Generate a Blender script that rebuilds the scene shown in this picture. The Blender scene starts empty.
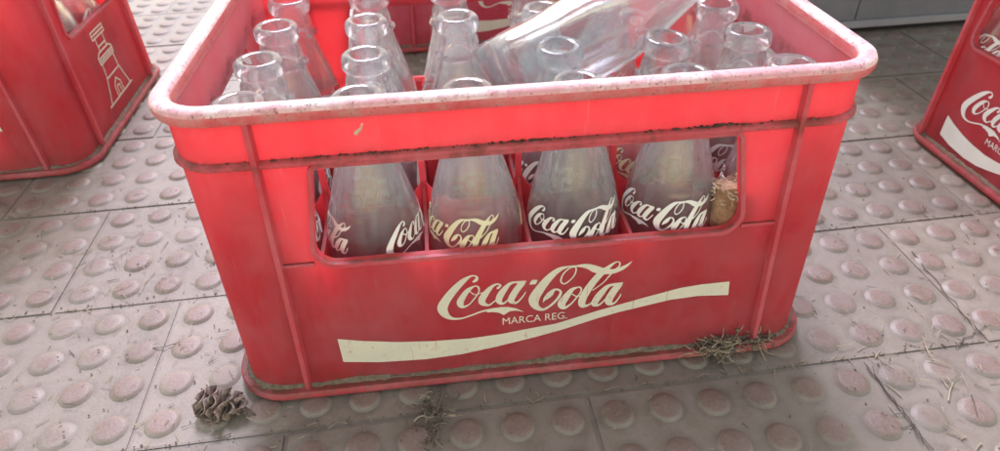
import bpy, bmesh, math, random
import numpy as np
from mathutils import Vector, Matrix, Euler
S = 0.032            # one floor-stud pitch in metres; all lengths below are in pitches
PI = math.pi
sc = bpy.context.scene
col = sc.collection
random.seed(7)
RNG = np.random.default_rng(11)
LOGO_STROKES=[[(-1.138,2.597,0.053),(-1.091,2.631,0.071),(-1.073,2.69,0.047),(-1.121,2.742,0.032),(-1.213,2.727,0.053),(-1.353,2.621,0.118),(-1.529,2.423,0.161),(-1.684,2.201,0.182),(-1.773,2.001,0.203),(-1.738,1.824,0.155),(-1.626,1.7,0.081),(-1.444,1.664,0.044),(-1.23,1.722,0.038),(-1.016,1.798,0.044),(-0.804,1.827,0.063)],[(-1.144,2.476,0.03),(-1.255,2.394,0.096),(-1.36,2.245,0.121),(-1.426,2.089,0.135),(-1.388,1.978,0.08),(-1.264,2.011,0.031),(-1.137,2.17,0.03),(-1.058,2.31,0.027),(-1.049,2.412,0.036),(-1.087,2.475,0.033),(-1.144,2.476,0.03)],[(-1.226,2.363,0.021),(-1.14,2.262,0.024),(-1.036,2.283,0.024),(-0.958,2.297,0.024)],[(-0.68,2.375,0.06),(-0.632,2.431,0.045),(-0.687,2.479,0.036),(-0.791,2.431,0.072),(-0.915,2.274,0.128),(-0.999,2.117,0.147),(-0.982,2.009,0.111),(-0.874,1.951,0.043),(-0.759,2.036,0.031),(-0.665,2.136,0.031)],[(-0.27,2.487,0.03),(-0.438,2.461,0.066),(-0.562,2.315,0.122),(-0.649,2.152,0.141),(-0.667,2.024,0.112),(-0.59,1.956,0.05),(-0.47,2.068,0.031),(-0.323,2.284,0.03)],[(-0.218,2.433,0.133),(-0.318,2.284,0.141),(-0.409,2.103,0.142),(-0.426,1.999,0.112),(-0.327,1.943,0.05),(-0.215,2.07,0.031),(-0.141,2.201,0.022)],[(1.0,2.732,0.026),(0.857,2.749,0.026),(0.686,2.748,0.039),(0.489,2.684,0.112),(0.293,2.485,0.167),(0.118,2.211,0.204),(0.021,1.99,0.214),(0.057,1.796,0.14),(0.188,1.69,0.07),(0.335,1.758,0.053),(0.484,1.929,0.059),(0.551,2.077,0.055),(0.519,2.17,0.044),(0.428,2.194,0.054),(0.357,2.133,0.068)],[(0.785,2.751,0.023),(0.837,2.671,0.03),(0.809,2.522,0.03),(0.727,2.4,0.03),(0.619,2.319,0.034),(0.548,2.392,0.034),(0.578,2.55,0.033),(0.682,2.686,0.033),(0.8,2.734,0.03)],[(0.88,2.197,0.034),(0.765,2.135,0.096),(0.648,1.947,0.153),(0.576,1.79,0.162),(0.627,1.679,0.085),(0.755,1.754,0.042),(0.89,1.947,0.035),(0.96,2.094,0.031),(0.939,2.182,0.038),(0.88,2.197,0.034)],[(0.762,2.05,0.024),(0.86,1.966,0.028),(0.963,1.961,0.028),(1.05,1.992,0.028)],[(1.193,2.079,0.024),(1.376,2.234,0.024),(1.489,2.388,0.031),(1.589,2.538,0.04),(1.683,2.638,0.034),(1.684,2.73,0.03),(1.608,2.747,0.033),(1.48,2.644,0.087),(1.33,2.494,0.142),(1.174,2.267,0.158),(1.049,2.012,0.167),(0.986,1.791,0.155),(1.021,1.678,0.107),(1.145,1.702,0.039),(1.251,1.848,0.032)],[(1.734,2.165,0.035),(1.513,2.155,0.083),(1.368,1.979,0.147),(1.269,1.793,0.149),(1.248,1.692,0.114),(1.351,1.67,0.046),(1.504,1.854,0.035),(1.652,2.071,0.031)],[(1.712,2.141,0.139),(1.622,1.997,0.162),(1.541,1.797,0.164),(1.554,1.683,0.122),(1.658,1.669,0.047),(1.754,1.833,0.032),(1.77,1.899,0.025)]]
LOGO_POLYS=[[(-0.91,1.827),(-0.803,1.859),(-0.645,1.867),(-0.486,1.849),(-0.328,1.788),(-0.163,1.667),(-0.329,1.733),(-0.456,1.733),(-0.583,1.644),(-0.675,1.719),(-0.806,1.758),(-0.912,1.755)],[(-0.373,2.5),(-0.244,2.498),(-0.122,2.496),(-0.166,2.402),(-0.27,2.405)],[(-0.05,2.453),(-0.01,2.5),(0.093,2.488),(0.059,2.382),(-0.067,2.383)],[(0.828,2.76),(0.927,2.777),(1.027,2.776),(1.113,2.758),(1.202,2.718),(1.285,2.675),(1.365,2.636),(1.469,2.593),(1.563,2.578),(1.643,2.583),(1.756,2.633),(1.856,2.687),(1.94,2.743),(1.893,2.661),(1.845,2.603),(1.775,2.541),(1.708,2.504),(1.623,2.469),(1.536,2.458),(1.405,2.466),(1.272,2.494),(1.153,2.561),(1.077,2.63),(1.003,2.676),(0.916,2.709),(0.829,2.723)],[(0.194,1.869),(0.213,2.004),(0.299,2.141),(0.399,2.213),(0.457,2.205),(0.416,2.114),(0.388,2.04),(0.316,1.971),(0.244,1.929)],[(1.583,2.208),(1.701,2.212),(1.801,2.215),(1.763,2.096),(1.619,2.114)]]
RIBBON=[(-3.872,1.443),(-3.402,1.318),(-2.706,1.187),(-2.012,1.114),(-1.286,1.083),(-0.652,1.119),(0.088,1.214),(0.48,1.259),(1.337,1.508),(2.351,1.761),(2.998,1.908),(3.429,1.948),(4.013,1.954),(4.048,1.579),(3.39,1.638),(2.806,1.604),(2.293,1.505),(1.78,1.406),(1.349,1.295),(0.65,1.077),(0.049,0.93),(-0.795,0.758),(-1.462,0.649),(-2.195,0.61),(-3.127,0.663),(-3.855,0.782)]

# ------------------------------------------------------------------ materials
class NT:
    def __init__(s, name):
        s.m = bpy.data.materials.new(name); s.m.use_nodes = True
        s.t = s.m.node_tree; s.t.nodes.clear()
        s.out = s.n('ShaderNodeOutputMaterial')
        s.tc = s.n('ShaderNodeTexCoord')
    def n(s, typ, **kw):
        nd = s.t.nodes.new(typ)
        for k, v in kw.items(): setattr(nd, k, v)
        return nd
    def l(s, a, b): s.t.links.new(a, b)
    def noise(s, scale, detail=4, rough=.6, vec=None, dist=0.0):
        nd = s.n('ShaderNodeTexNoise'); nd.inputs['Scale'].default_value = scale
        nd.inputs['Detail'].default_value = detail; nd.inputs['Roughness'].default_value = rough
        nd.inputs['Distortion'].default_value = dist
        s.l(vec or s.tc.outputs['Object'], nd.inputs['Vector']); return nd.outputs['Fac']
    def ramp(s, fac, stops, interp='LINEAR'):
        nd = s.n('ShaderNodeValToRGB'); nd.color_ramp.interpolation = interp
        el = nd.color_ramp.elements
        while len(el) < len(stops): el.new(.5)
        for e, (p, c) in zip(el, stops):
            e.position = p; e.color = (c, c, c, 1) if isinstance(c, (int, float)) else (*c, 1)
        s.l(fac, nd.inputs['Fac']); return nd.outputs['Color']
    def mix(s, fac, a, b, blend='MIX'):
        nd = s.n('ShaderNodeMix'); nd.data_type = 'RGBA'; nd.blend_type = blend
        for sock, v in ((nd.inputs[0], fac), (nd.inputs[6], a), (nd.inputs[7], b)):
            if isinstance(v, (int, float)): sock.default_value = v
            elif isinstance(v, tuple): sock.default_value = (*v, 1)
            else: s.l(v, sock)
        return nd.outputs[2]
    def math(s, op, a, b=None, c=None, clamp=False):
        nd = s.n('ShaderNodeMath', operation=op); nd.use_clamp = clamp
        for i, v in enumerate((a, b, c)):
            if v is None: continue
            if isinstance(v, (int, float)): nd.inputs[i].default_value = v
            else: s.l(v, nd.inputs[i])
        return nd.outputs[0]
    def bump(s, h, strength=.3, dist=.002):
        nd = s.n('ShaderNodeBump'); nd.inputs['Strength'].default_value = strength
        nd.inputs['Distance'].default_value = dist; s.l(h, nd.inputs['Height']); return nd.outputs['Normal']
    def princ(s, color, rough=.5, normal=None, spec=.5, **kw):
        nd = s.n('ShaderNodeBsdfPrincipled')
        for k, v in (('Base Color', color), ('Roughness', rough), ('Specular IOR Level', spec)):
            if isinstance(v, (int, float)): nd.inputs[k].default_value = v
            elif isinstance(v, tuple): nd.inputs[k].default_value = (*v, 1)
            else: s.l(v, nd.inputs[k])
        for k, v in kw.items(): nd.inputs[k.replace('_', ' ')].default_value = v
        if normal: s.l(normal, nd.inputs['Normal'])
        return nd.outputs['BSDF']
    def mixsh(s, fac, a, b):
        nd = s.n('ShaderNodeMixShader')
        if isinstance(fac, (int, float)): nd.inputs[0].default_value = fac
        else: s.l(fac, nd.inputs[0])
        s.l(a, nd.inputs[1]); s.l(b, nd.inputs[2]); return nd.outputs[0]
    def done(s, sh): s.l(sh, s.out.inputs['Surface']); return s.m
    def pos(s):
        sx = s.n('ShaderNodeSeparateXYZ'); s.l(s.tc.outputs['Object'], sx.inputs[0]); return sx.outputs
    def normal_z(s):
        g = s.n('ShaderNodeNewGeometry'); sx = s.n('ShaderNodeSeparateXYZ')
        s.l(g.outputs['True Normal'], sx.inputs[0]); return sx.outputs[2]

U = 1 / S   # noise scales are given per pitch

def red_plastic(name, base, dusty, trans, dust_amt=.5, tcol=(.95, .035, .03)):
    m = NT(name)
    n1 = m.noise(U * .9, 6, .65); n2 = m.noise(U * 7, 5, .7); n3 = m.noise(U * 28, 3, .6)
    sc_ = m.n('ShaderNodeMapping'); sc_.inputs['Scale'].default_value = (1, 1, .12)
    m.l(m.tc.outputs['Object'], sc_.inputs['Vector'])
    streak = m.noise(U * 9, 4, .7, sc_.outputs[0])
    a = m.math('MULTIPLY', m.ramp(n1, [(.35, 0.), (.75, 1.)]), dust_amt)
    b = m.math('MULTIPLY', m.ramp(streak, [(.45, 0.), (.8, 1.)]), dust_amt * .35)
    d = m.math('ADD', a, b, clamp=True)
    d = m.math('ADD', d, m.math('MULTIPLY', m.ramp(n2, [(.5, 0.), (.85, .8)]), dust_amt * .5), clamp=True)
    c = m.mix(d, base, dusty)
    # grime specks and scuffs
    speck = m.ramp(n3, [(.70, 0.), (.74, 1.)])
    c = m.mix(m.math('MULTIPLY', speck, .35), c, (.10, .055, .035))
    mp2 = m.n('ShaderNodeMapping'); mp2.inputs['Rotation'].default_value = (.2, .9, .2); mp2.inputs['Scale'].default_value = (1, 1, .05)
    m.l(m.tc.outputs['Object'], mp2.inputs['Vector'])
    scr = m.ramp(m.noise(U * 13, 3, .6, mp2.outputs[0]), [(.68, 0.), (.715, 1.)])
    c = m.mix(m.math('MULTIPLY', scr, .35), c, (.72, .42, .42))
    z = m.pos()[2]
    # soil collected near the foot and on the ledges
    low = m.math('MULTIPLY', m.ramp(m.math('DIVIDE', z, .9 * S), [(0., 1.), (.45, .75), (1., 0.)]), m.ramp(m.noise(U * 4, 6, .75), [(.42, 0.), (.62, 1.)]))
    c = m.mix(m.math('MULTIPLY', low, .55), c, (.16, .105, .06))
    nz = m.normal_z()
    ledge = m.math('MULTIPLY', m.ramp(nz, [(.5, 0.), (.8, 1.)]), m.ramp(m.noise(U * 3.1, 6, .75), [(.38, 0.), (.55, 1.)]))
    ledge = m.math('MULTIPLY', ledge, m.ramp(m.math('DIVIDE', z, 6 * S), [(.9, 1.), (.97, 0.)]))
    c = m.mix(m.math('MULTIPLY', ledge, .85), c, (.13, .085, .05))
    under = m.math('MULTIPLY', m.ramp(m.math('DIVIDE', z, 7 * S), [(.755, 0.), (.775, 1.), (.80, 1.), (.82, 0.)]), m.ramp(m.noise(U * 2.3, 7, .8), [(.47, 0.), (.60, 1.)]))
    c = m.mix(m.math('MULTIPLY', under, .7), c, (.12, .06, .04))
    nrm = m.bump(m.math('ADD', n2, m.math('MULTIPLY', n3, .3)), .25, .0006)
    p = m.princ(c, m.ramp(n2, [(.3, .42), (.8, .7)]), nrm, .35)
    t = m.n('ShaderNodeBsdfTranslucent')
    tc = m.mix(m.math('MULTIPLY', d, .35), tcol, (.8, .25, .22)); m.l(tc, t.inputs['Color'])
    return m.done(m.mixsh(trans, p, t.outputs[0]))

M = {}
M['red'] = red_plastic('red_plastic', (.58, .062, .085), (.64, .27, .31), .60, .48, (.99, .22, .235))
M['red_solid'] = red_plastic('red_plastic_thick', (.56, .062, .085), (.62, .27, .31), .30, .5, (.95, .2, .2))
M['red_shaded'] = red_plastic('shaded_red_plastic', (.42, .03, .06), (.5, .16, .2), .08, .5)  # back crate's wall: the shade it stands in is painted as darker red
M['red_faded_lit'] = red_plastic('faded_lit_red_plastic', (.72, .20, .25), (.78, .42, .46), .40, .6, (.99, .3, .34))  # inner side walls: fading, plus the skylight on them painted in as paler pink
def rim_mat():
    m = NT('bleached_plastic')
    n1 = m.noise(U * 1.3, 6, .7); n2 = m.noise(U * 11, 5, .7); n3 = m.noise(U * 22, 4, .6)
    nz = m.normal_z()
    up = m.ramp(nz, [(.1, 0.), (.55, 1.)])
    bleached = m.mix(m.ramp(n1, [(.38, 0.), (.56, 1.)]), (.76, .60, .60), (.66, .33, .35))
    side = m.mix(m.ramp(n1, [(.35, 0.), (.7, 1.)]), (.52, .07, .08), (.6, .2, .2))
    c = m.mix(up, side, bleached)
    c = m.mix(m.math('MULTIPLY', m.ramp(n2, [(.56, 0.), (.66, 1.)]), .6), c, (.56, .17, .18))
    n5 = m.noise(U * 2.6, 7, .8)
    c = m.mix(m.math('MULTIPLY', m.ramp(n5, [(.52, 0.), (.64, 1.)]), .5), c, (.34, .22, .20))
    c = m.mix(m.math('MULTIPLY', m.ramp(n3, [(.61, 0.), (.65, 1.)]), .85), c, (.10, .06, .045))
    return m.done(m.princ(c, .5, m.bump(n2, .4, .0006), .4))
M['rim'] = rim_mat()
def print_mat(name, c1, c2, wear=.6):
    m = NT(name)
    n = m.noise(U * 10, 5, .7); n1 = m.noise(U * 1.5, 4, .6)
    c = m.mix(m.ramp(n1, [(.3, 0.), (.7, 1.)]), c1, c2)
    mp = m.n('ShaderNodeMapping'); mp.inputs['Rotation'].default_value = (0, .5, .3); mp.inputs['Scale'].default_value = (1, 1, .08); m.l(m.tc.outputs['Object'], mp.inputs['Vector'])
    scr = m.ramp(m.noise(U * 16, 3, .6, mp.outputs[0]), [(.66, 0.), (.70, 1.)])
    c = m.mix(m.math('MULTIPLY', m.ramp(n, [(.60, 0.), (.68, 1.)]), wear), c, (.42, .20, .17))
    c = m.mix(m.math('MULTIPLY', scr, wear * .7), c, (.46, .14, .14))
    return m.done(m.princ(c, .6, None, .3))
M['cream'] = print_mat('cream_print', (.66, .60, .48), (.58, .54, .45))
M['white_print'] = print_mat('white_print', (.80, .78, .74), (.72, .70, .66), .1)
def faint():
    m = NT('faint_print'); t = m.n('ShaderNodeBsdfTransparent')
    return m.done(m.mixsh(m.math('MULTIPLY', m.ramp(m.noise(U * 5, 4, .7), [(.35, 0.), (.6, 1.)]), .35), t.outputs[0], m.princ((.8, .8, .8), .6)))
M['faint_print'] = faint()
M['yellow_print'] = print_mat('yellowed_print', (.66, .58, .34), (.72, .66, .48), .2)

def glass_mat(name, tint, dust):
    m = NT(name)
    g = m.n('ShaderNodeBsdfGlass'); g.inputs['IOR'].default_value = 1.48; g.inputs['Roughness'].default_value = .012
    g.inputs['Color'].default_value = (*tint, 1)
    n1 = m.noise(U * 1.6, 6, .7); n2 = m.noise(U * 14, 5, .75)
    mp = m.n('ShaderNodeMapping'); mp.inputs['Scale'].default_value = (1, 1, .15)
    m.l(m.tc.outputs['Object'], mp.inputs['Vector'])
    n3 = m.noise(U * 6, 4, .7, mp.outputs[0])
    nrm = m.bump(n1, .05, .001); m.l(nrm, g.inputs['Normal'])
    df = m.n('ShaderNodeBsdfDiffuse'); df.inputs['Color'].default_value = (.82, .83, .88, 1)
    tl = m.n('ShaderNodeBsdfTranslucent'); tl.inputs['Color'].default_value = (.8, .8, .78, 1)
    ds = m.mixsh(.5, df.outputs[0], tl.outputs[0])
    f = m.math('ADD', m.math('MULTIPLY', m.ramp(n1, [(.4, 0.), (.72, 1.)]), .5), m.math('MULTIPLY', m.ramp(n3, [(.42, 0.), (.75, 1.)]), .5))
    f = m.math('ADD', f, m.math('MULTIPLY', m.ramp(n2, [(.60, 0.), (.72, 1.)]), .35), clamp=True)
    zz_ = m.math('DIVIDE', m.pos()[2], 6 * S)
    sh_ = m.math('MULTIPLY', m.ramp(zz_, [(.52, 0.), (.62, 1.), (.80, .8), (.9, .1)]), m.ramp(n3, [(.3, .3), (.6, 1.)]))
    f = m.math('ADD', m.math('MULTIPLY', f, dust), m.math('ADD', dust * .15, m.math('MULTIPLY', sh_, dust * .7)), clamp=True)
    tr = m.n('ShaderNodeBsdfTransparent'); tr.inputs['Color'].default_value = (*tint, 1)
    gg = m.mixsh(.22, g.outputs[0], tr.outputs[0])
    return m.done(m.mixsh(f, gg, ds))
M['glass'] = glass_mat('scuffed_glass', (.975, .99, .985), .12)
M['glass_clean'] = glass_mat('pale_glass', (.96, .985, .99), .07)

def floor_mat():
    m = NT('studded_tile')
    P = m.pos()
    n1 = m.noise(U * .35, 6, .65); n2 = m.noise(U * 2.2, 7, .7); n3 = m.noise(U * 16, 4, .7); n4 = m.noise(U * 45, 2, .5)
    dust = m.mix(m.ramp(n2, [(.3, 0.), (.7, 1.)]), (.205, .163, .118), (.275, .232, .185))
    dust = m.mix(m.math('MULTIPLY', m.ramp(n1, [(.35, 0.), (.7, 1.)]), .6), dust, (.19, .15, .12))
    top = m.ramp(m.math('DIVIDE', P[2], S), [(.036, 0.), (.052, 1.)])
    worn = m.mix(m.ramp(n2, [(.35, 0.), (.65, 1.)]), (.175, .105, .078), (.225, .155, .125))
    worn = m.mix(m.math('MULTIPLY', m.ramp(n3, [(.5, 0.), (.7, 1.)]), .5), worn, (.30, .25, .23))
    c = m.mix(m.math('MULTIPLY', top, .85), dust, worn)
    c = m.mix(m.math('MULTIPLY', m.ramp(n3, [(.60, 0.), (.72, 1.)]), .4), c, (.23, .19, .15))
    c = m.mix(m.math('MULTIPLY', m.ramp(n4, [(.72, 0.), (.78, 1.)]), .8), c, (.12, .09, .06))
    c = m.mix(m.math('MULTIPLY', m.ramp(n4, [(.20, 1.), (.26, 0.)]), .7), c, (.66, .60, .50))
    low = m.ramp(m.math('ADD', m.math('DIVIDE', P[2], S), 1.0), [(.965, 1.), (.985, 0.)])
    c = m.mix(low, c, (.20, .165, .13))
    us = m.math('DIVIDE', P[0], S); vs_ = m.math('DIVIDE', P[1], S)
    rowi = m.math('FLOOR', m.math('DIVIDE', vs_, 4.148))
    du = m.math('SUBTRACT', m.math('FRACT', us), .5)
    dv = m.math('SUBTRACT', m.math('FRACT', m.math('SUBTRACT', vs_, m.math('MULTIPLY', rowi, .148))), .5)
    dd = m.math('SQRT', m.math('ADD', m.math('MULTIPLY', du, du), m.math('MULTIPLY', dv, dv)))
    ring = m.ramp(dd, [(.28, 0.), (.345, 1.), (.39, .7), (.48, 0.)])
    ring = m.math('MULTIPLY', ring, m.ramp(m.noise(U * 1.4, 6, .75), [(.38, .12), (.62, 1.)]))
    c = m.mix(m.math('MULTIPLY', ring, .6), c, (.14, .11, .085))
    odd = m.math('MULTIPLY', m.math('SUBTRACT', 1.0, m.math('ABSOLUTE', m.math('SUBTRACT', m.math('MODULO', m.math('ADD', rowi, 40.0), 2.0), 0.0))), 3.0)
    ti = m.math('FLOOR', m.math('DIVIDE', m.math('SUBTRACT', us, odd), 6.0))
    wn = m.n('ShaderNodeTexWhiteNoise', noise_dimensions='2D'); cx_ = m.n('ShaderNodeCombineXYZ'); m.l(ti, cx_.inputs[0]); m.l(rowi, cx_.inputs[1]); m.l(cx_.outputs[0], wn.inputs['Vector'])
    tone = m.math('ADD', .84, m.math('MULTIPLY', wn.outputs['Value'], .32))
    tc3 = m.n('ShaderNodeCombineXYZ')
    for i_ in range(3): m.l(tone, tc3.inputs[i_])
    c = m.mix(1.0, c, tc3.outputs[0], 'MULTIPLY')
    blot = m.ramp(m.noise(U * .8, 7, .75, dist=.6), [(.52, 0.), (.66, 1.)])
    c = m.mix(m.math('MULTIPLY', blot, .5), c, (.13, .10, .075))
    nrm = m.bump(m.math('ADD', n2, m.math('MULTIPLY', n3, .5)), .5, .0009)
    return m.done(m.princ(c, m.ramp(n2, [(.3, .42), (.7, .62)]), nrm, .45))
M['floor'] = floor_mat()
def simple(name, c1, c2, scale=5, rough=.8, bump=.4, spec=.3):
    m = NT(name); n = m.noise(U * scale, 6, .7)
    return m.done(m.princ(m.mix(m.ramp(n, [(.35, 0.), (.65, 1.)]), c1, c2), rough, m.bump(n, bump, .001), spec))
M['scale'] = simple('cone_scale', (.075, .05, .038), (.34, .26, .21), 5)
M['scale_dark'] = simple('cone_core', (.05, .035, .028), (.10, .07, .05), 6)
M['straw'] = simple('dry_straw', (.27, .21, .145), (.44, .36, .26), 4)
M['straw_dark'] = simple('dark_twig', (.08, .06, .048), (.16, .125, .10), 4)
M['soil'] = simple('soil_crust', (.12, .085, .06), (.22, .165, .12), 9, .95, .9)
M['clay'] = simple('brown_crumb', (.19, .095, .05), (.40, .245, .15), 6, .95, .9)
M['grey'] = simple('grey_metal', (.20, .205, .215), (.25, .255, .265), .6, .5, .1)
M['grey_light'] = simple('grey_ledge', (.34, .34, .35), (.42, .42, .42), 1, .5, .1)
M['black'] = simple('dark_gap', (.03, .03, .03), (.05, .05, .05), 1, .8, .1)
M['leaf'] = simple('dry_leaf', (.42, .30, .20), (.62, .50, .36), 5)

# ------------------------------------------------------------------ helpers
def link_mesh(name, bm, mats, parent=None, smooth=True, scale=True):
    me = bpy.data.meshes.new(name)
    if scale: bmesh.ops.scale(bm, vec=(S, S, S), verts=bm.verts)
    bm.to_mesh(me); bm.free()
    for mt in (mats if isinstance(mats, list) else [mats]): me.materials.append(mt)
    if smooth:
        me.polygons.foreach_set('use_smooth', [True] * len(me.polygons)); 
        me.update()
        try: me.set_sharp_from_angle(angle=math.radians(38))
        except Exception: pass
    o = bpy.data.objects.new(name, me); col.objects.link(o)
    if parent: o.parent = parent
    return o
def tag(o, label=None, cat=None, group=None, kind=None):
    for k, v in (('label', label), ('category', cat), ('group', group), ('kind', kind)):
        if v: o[k] = v
    return o
def empty(name, loc, rz=0):
    o = bpy.data.objects.new(name, None); col.objects.link(o)
    o.location = Vector(loc) * S; o.rotation_euler = (0, 0, rz); o.empty_display_size = .02
    return o
def copy_tree(o, parent=None):
    c = o.copy(); col.objects.link(c)
    if parent: c.parent = parent
    for ch in list(o.children): copy_tree(ch, c)
    return c
def rrect(w, d, r, n=10):
    P = []
    for cx, cy, a0 in ((w - r, -d + r, -90), (w - r, d - r, 0), (-w + r, d - r, 90), (-w + r, -d + r, 180)):
        for a in np.linspace(a0, a0 + 90, n): P.append((cx + r * math.cos(math.radians(a)), cy + r * math.sin(math.radians(a))))
    return P
def ring_sweep(bm, profile, r0, closed=True, n=10):
    """profile: list of (offset outward from W/D, z); corner radius grows with the offset"""
    loops = []
    for off, z in profile:
        loops.append([bm.verts.new((x, y, z)) for x, y in rrect(W + off, Dh + off, max(.05, r0 + off), n)])
    N = len(loops[0]); K = len(loops)
    for i in range(K if closed else K - 1):
        a, b = loops[i], loops[(i + 1) % K]
        for j in range(N): bm.faces.new((a[j], a[(j + 1) % N], b[(j + 1) % N], b[j]))
def boxm(bm, x0, x1, y0, y1, z0, z1):
    v = [bm.verts.new(p) for p in ((x0, y0, z0), (x1, y0, z0), (x1, y1, z0), (x0, y1, z0), (x0, y0, z1), (x1, y0, z1), (x1, y1, z1), (x0, y1, z1))]
    for f in ((3, 2, 1, 0), (4, 5, 6, 7), (0, 1, 5, 4), (1, 2, 6, 5), (2, 3, 7, 6), (3, 0, 4, 7)): bm.faces.new([v[i] for i in f])
def tube(bm, pts, r, n=6, taper=None):
    pts = [Vector(p) for p in pts]; loops = []
    for i, p in enumerate(pts):
        t = (pts[min(i + 1, len(pts) - 1)] - pts[max(i - 1, 0)]).normalized()
        a = t.orthogonal().normalized() if i == 0 else (loops_a - t * loops_a.dot(t)).normalized()
        loops_a = a; b = t.cross(a)
        rr = r if taper is None else r * (1 + (taper - 1) * i / (len(pts) - 1))
        loops.append([bm.verts.new(p + a * math.cos(k * 2 * PI / n) * rr + b * math.sin(k * 2 * PI / n) * rr) for k in range(n)])
    for a, b in zip(loops, loops[1:]):
        for k in range(n): bm.faces.new((a[k], a[(k + 1) % n], b[(k + 1) % n], b[k]))
    bm.faces.new(loops[0][::-1]); bm.faces.new(loops[-1])
def bevel_all(bm, w, seg=2, ang=30):
    es = [e for e in bm.edges if len(e.link_faces) == 2 and e.calc_face_angle(0) > math.radians(ang)]
    bmesh.ops.bevel(bm, geom=es, offset=w, segments=seg, affect='EDGES', clamp_overlap=True)

# ink: strokes of varying width + polygons -> one clean contour mesh
def ink(strokes, polys, cell):
    P = []
    for s in strokes:
        a = np.array(s, float); n = len(a)
        ext = np.vstack([2 * a[0] - a[1], a, 2 * a[-1] - a[-2]])
        for i in range(n - 1):
            p0, p1, p2, p3 = ext[i:i + 4]
            k = max(3, int(np.linalg.norm(p2[:2] - p1[:2]) / (cell * .8)))
            for t in np.arange(k) / k:
                P.append(.5 * ((2 * p1) + (-p0 + p2) * t + (2 * p0 - 5 * p1 + 4 * p2 - p3) * t * t + (-p0 + 3 * p1 - 3 * p2 + p3) * t ** 3))
        P.append(a[-1])
    P = np.array(P) if P else np.zeros((0, 3))
    allp = [P[:, :2]] if len(P) else []
    for q in polys: allp.append(np.array(q, float))
    A = np.vstack(allp); lo = A.min(0) - .15; hi = A.max(0) + .15
    xs = np.arange(lo[0], hi[0], cell); ys = np.arange(lo[1], hi[1], cell)
    X, Y = np.meshgrid(xs, ys, indexing='ij'); F = np.full(X.shape, -1.)
    for x, y, w in P:
        w = max(w, cell * 1.3)
        i0, i1 = np.searchsorted(xs, (x - w, x + w)); j0, j1 = np.searchsorted(ys, (y - w, y + w))
        sl = (slice(max(i0 - 1, 0), i1 + 1), slice(max(j0 - 1, 0), j1 + 1))
        F[sl] = np.maximum(F[sl], w / 2 - np.hypot(X[sl] - x, Y[sl] - y))
    for q in polys:
        q = np.array(q, float); ins = np.zeros(X.shape, bool); D = np.full(X.shape, 9.)
        for a, b in zip(q, np.roll(q, -1, 0)):
            cond = ((a[1] > Y) != (b[1] > Y))
            with np.errstate(divide='ignore', invalid='ignore'):
                xi = (b[0] - a[0]) * (Y - a[1]) / (b[1] - a[1]) + a[0]
            ins ^= cond & (X < xi)
            d = b - a; t = np.clip(((X - a[0]) * d[0] + (Y - a[1]) * d[1]) / max(d @ d, 1e-9), 0, 1)
            D = np.minimum(D, np.hypot(X - a[0] - t * d[0], Y - a[1] - t * d[1]))
        F = np.maximum(F, np.where(ins, D, -D))
    verts = {}; V = []; faces = []
    def vid(key, p):
        if key not in verts: verts[key] = len(V); V.append(p)
        return verts[key]
    I, J = F.shape
    pos = F > 0
    act = np.argwhere(pos[:-1, :-1] | pos[1:, :-1] | pos[:-1, 1:] | pos[1:, 1:])
    for i, j in act:
        cs = ((i, j), (i + 1, j), (i + 1, j + 1), (i, j + 1)); poly = []
        for k in range(4):
            a, b = cs[k], cs[(k + 1) % 4]; fa, fb = F[a], F[b]
            if fa > 0: poly.append(vid(a, (xs[a[0]], ys[a[1]])))
            if (fa > 0) != (fb > 0):
                t = fa / (fa - fb); key = (min(a, b), max(a, b))
                poly.append(vid(key, (xs[a[0]] + (xs[b[0]] - xs[a[0]]) * t, ys[a[1]] + (ys[b[1]] - ys[a[1]]) * t)))
        if len(poly) >= 3: faces.append(poly)
    return V, faces
def ink_object(name, VF, fn, mat, parent):
    bm = bmesh.new(); vs = [bm.verts.new(fn(x, y)) for x, y in VF[0]]
    for f in VF[1]:
        try: bm.faces.new([vs[i] for i in f])
        except ValueError: pass
    bmesh.ops.recalc_face_normals(bm, faces=bm.faces)
    return link_mesh(name, bm, mat, parent, smooth=False)

# ------------------------------------------------------------------ crate
W, Dh, ZT, R0 = 5.93, 3.85, 6.60, .80
KT, KX = .0063, .0019
def taper(bm):
    for v in bm.verts:
        v.co.x *= 1 - KX * v.co.z; v.co.y *= 1 - KT * v.co.z
def tp(x, y, z): return (x * (1 - KX * z), y * (1 - KT * z), z)
T = .12
def prism_y(bm, pts, y0, y1):      # pts in (x, z)
    a = [bm.verts.new((x, y0, z)) for x, z in pts]; b = [bm.verts.new((x, y1, z)) for x, z in pts]
    n = len(pts)
    bm.faces.new(a); bm.faces.new(b[::-1])
    for i in range(n): bm.faces.new((a[(i + 1) % n], a[i], b[i], b[(i + 1) % n]))
def rounded(poly, rads, n=6):
    out = []; N = len(poly)
    for i in range(N):
        p = Vector(poly[i]); a = Vector(poly[i - 1]); b = Vector(poly[(i + 1) % N]); r = rads[i]
        da = (a - p).normalized(); db = (b - p).normalized()
        ang = da.angle(db); L = r / math.tan(ang / 2)
        c = p + (da + db).normalized() * (r / math.sin(ang / 2))
        p0 = p + da * L; p1 = p + db * L
        a0 = math.atan2(*(p0 - c).yx); a1 = math.atan2(*(p1 - c).yx)
        da_ = (a1 - a0 + PI) % (2 * PI) - PI
        for k in range(n + 1):
            t = a0 + da_ * k / n; out.append((c.x + r * math.cos(t), c.y + r * math.sin(t)))
    return out
WIN_F = rounded([(-3.95, 3.36), (3.98, 3.30), (3.60, 5.38), (-3.66, 5.38)], [.36, .36, .12, .12])
WIN_S = rounded([(-2.0, 3.55), (2.0, 3.55), (1.8, 5.30), (-1.8, 5.30)], [.3, .3, .15, .15])
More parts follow.
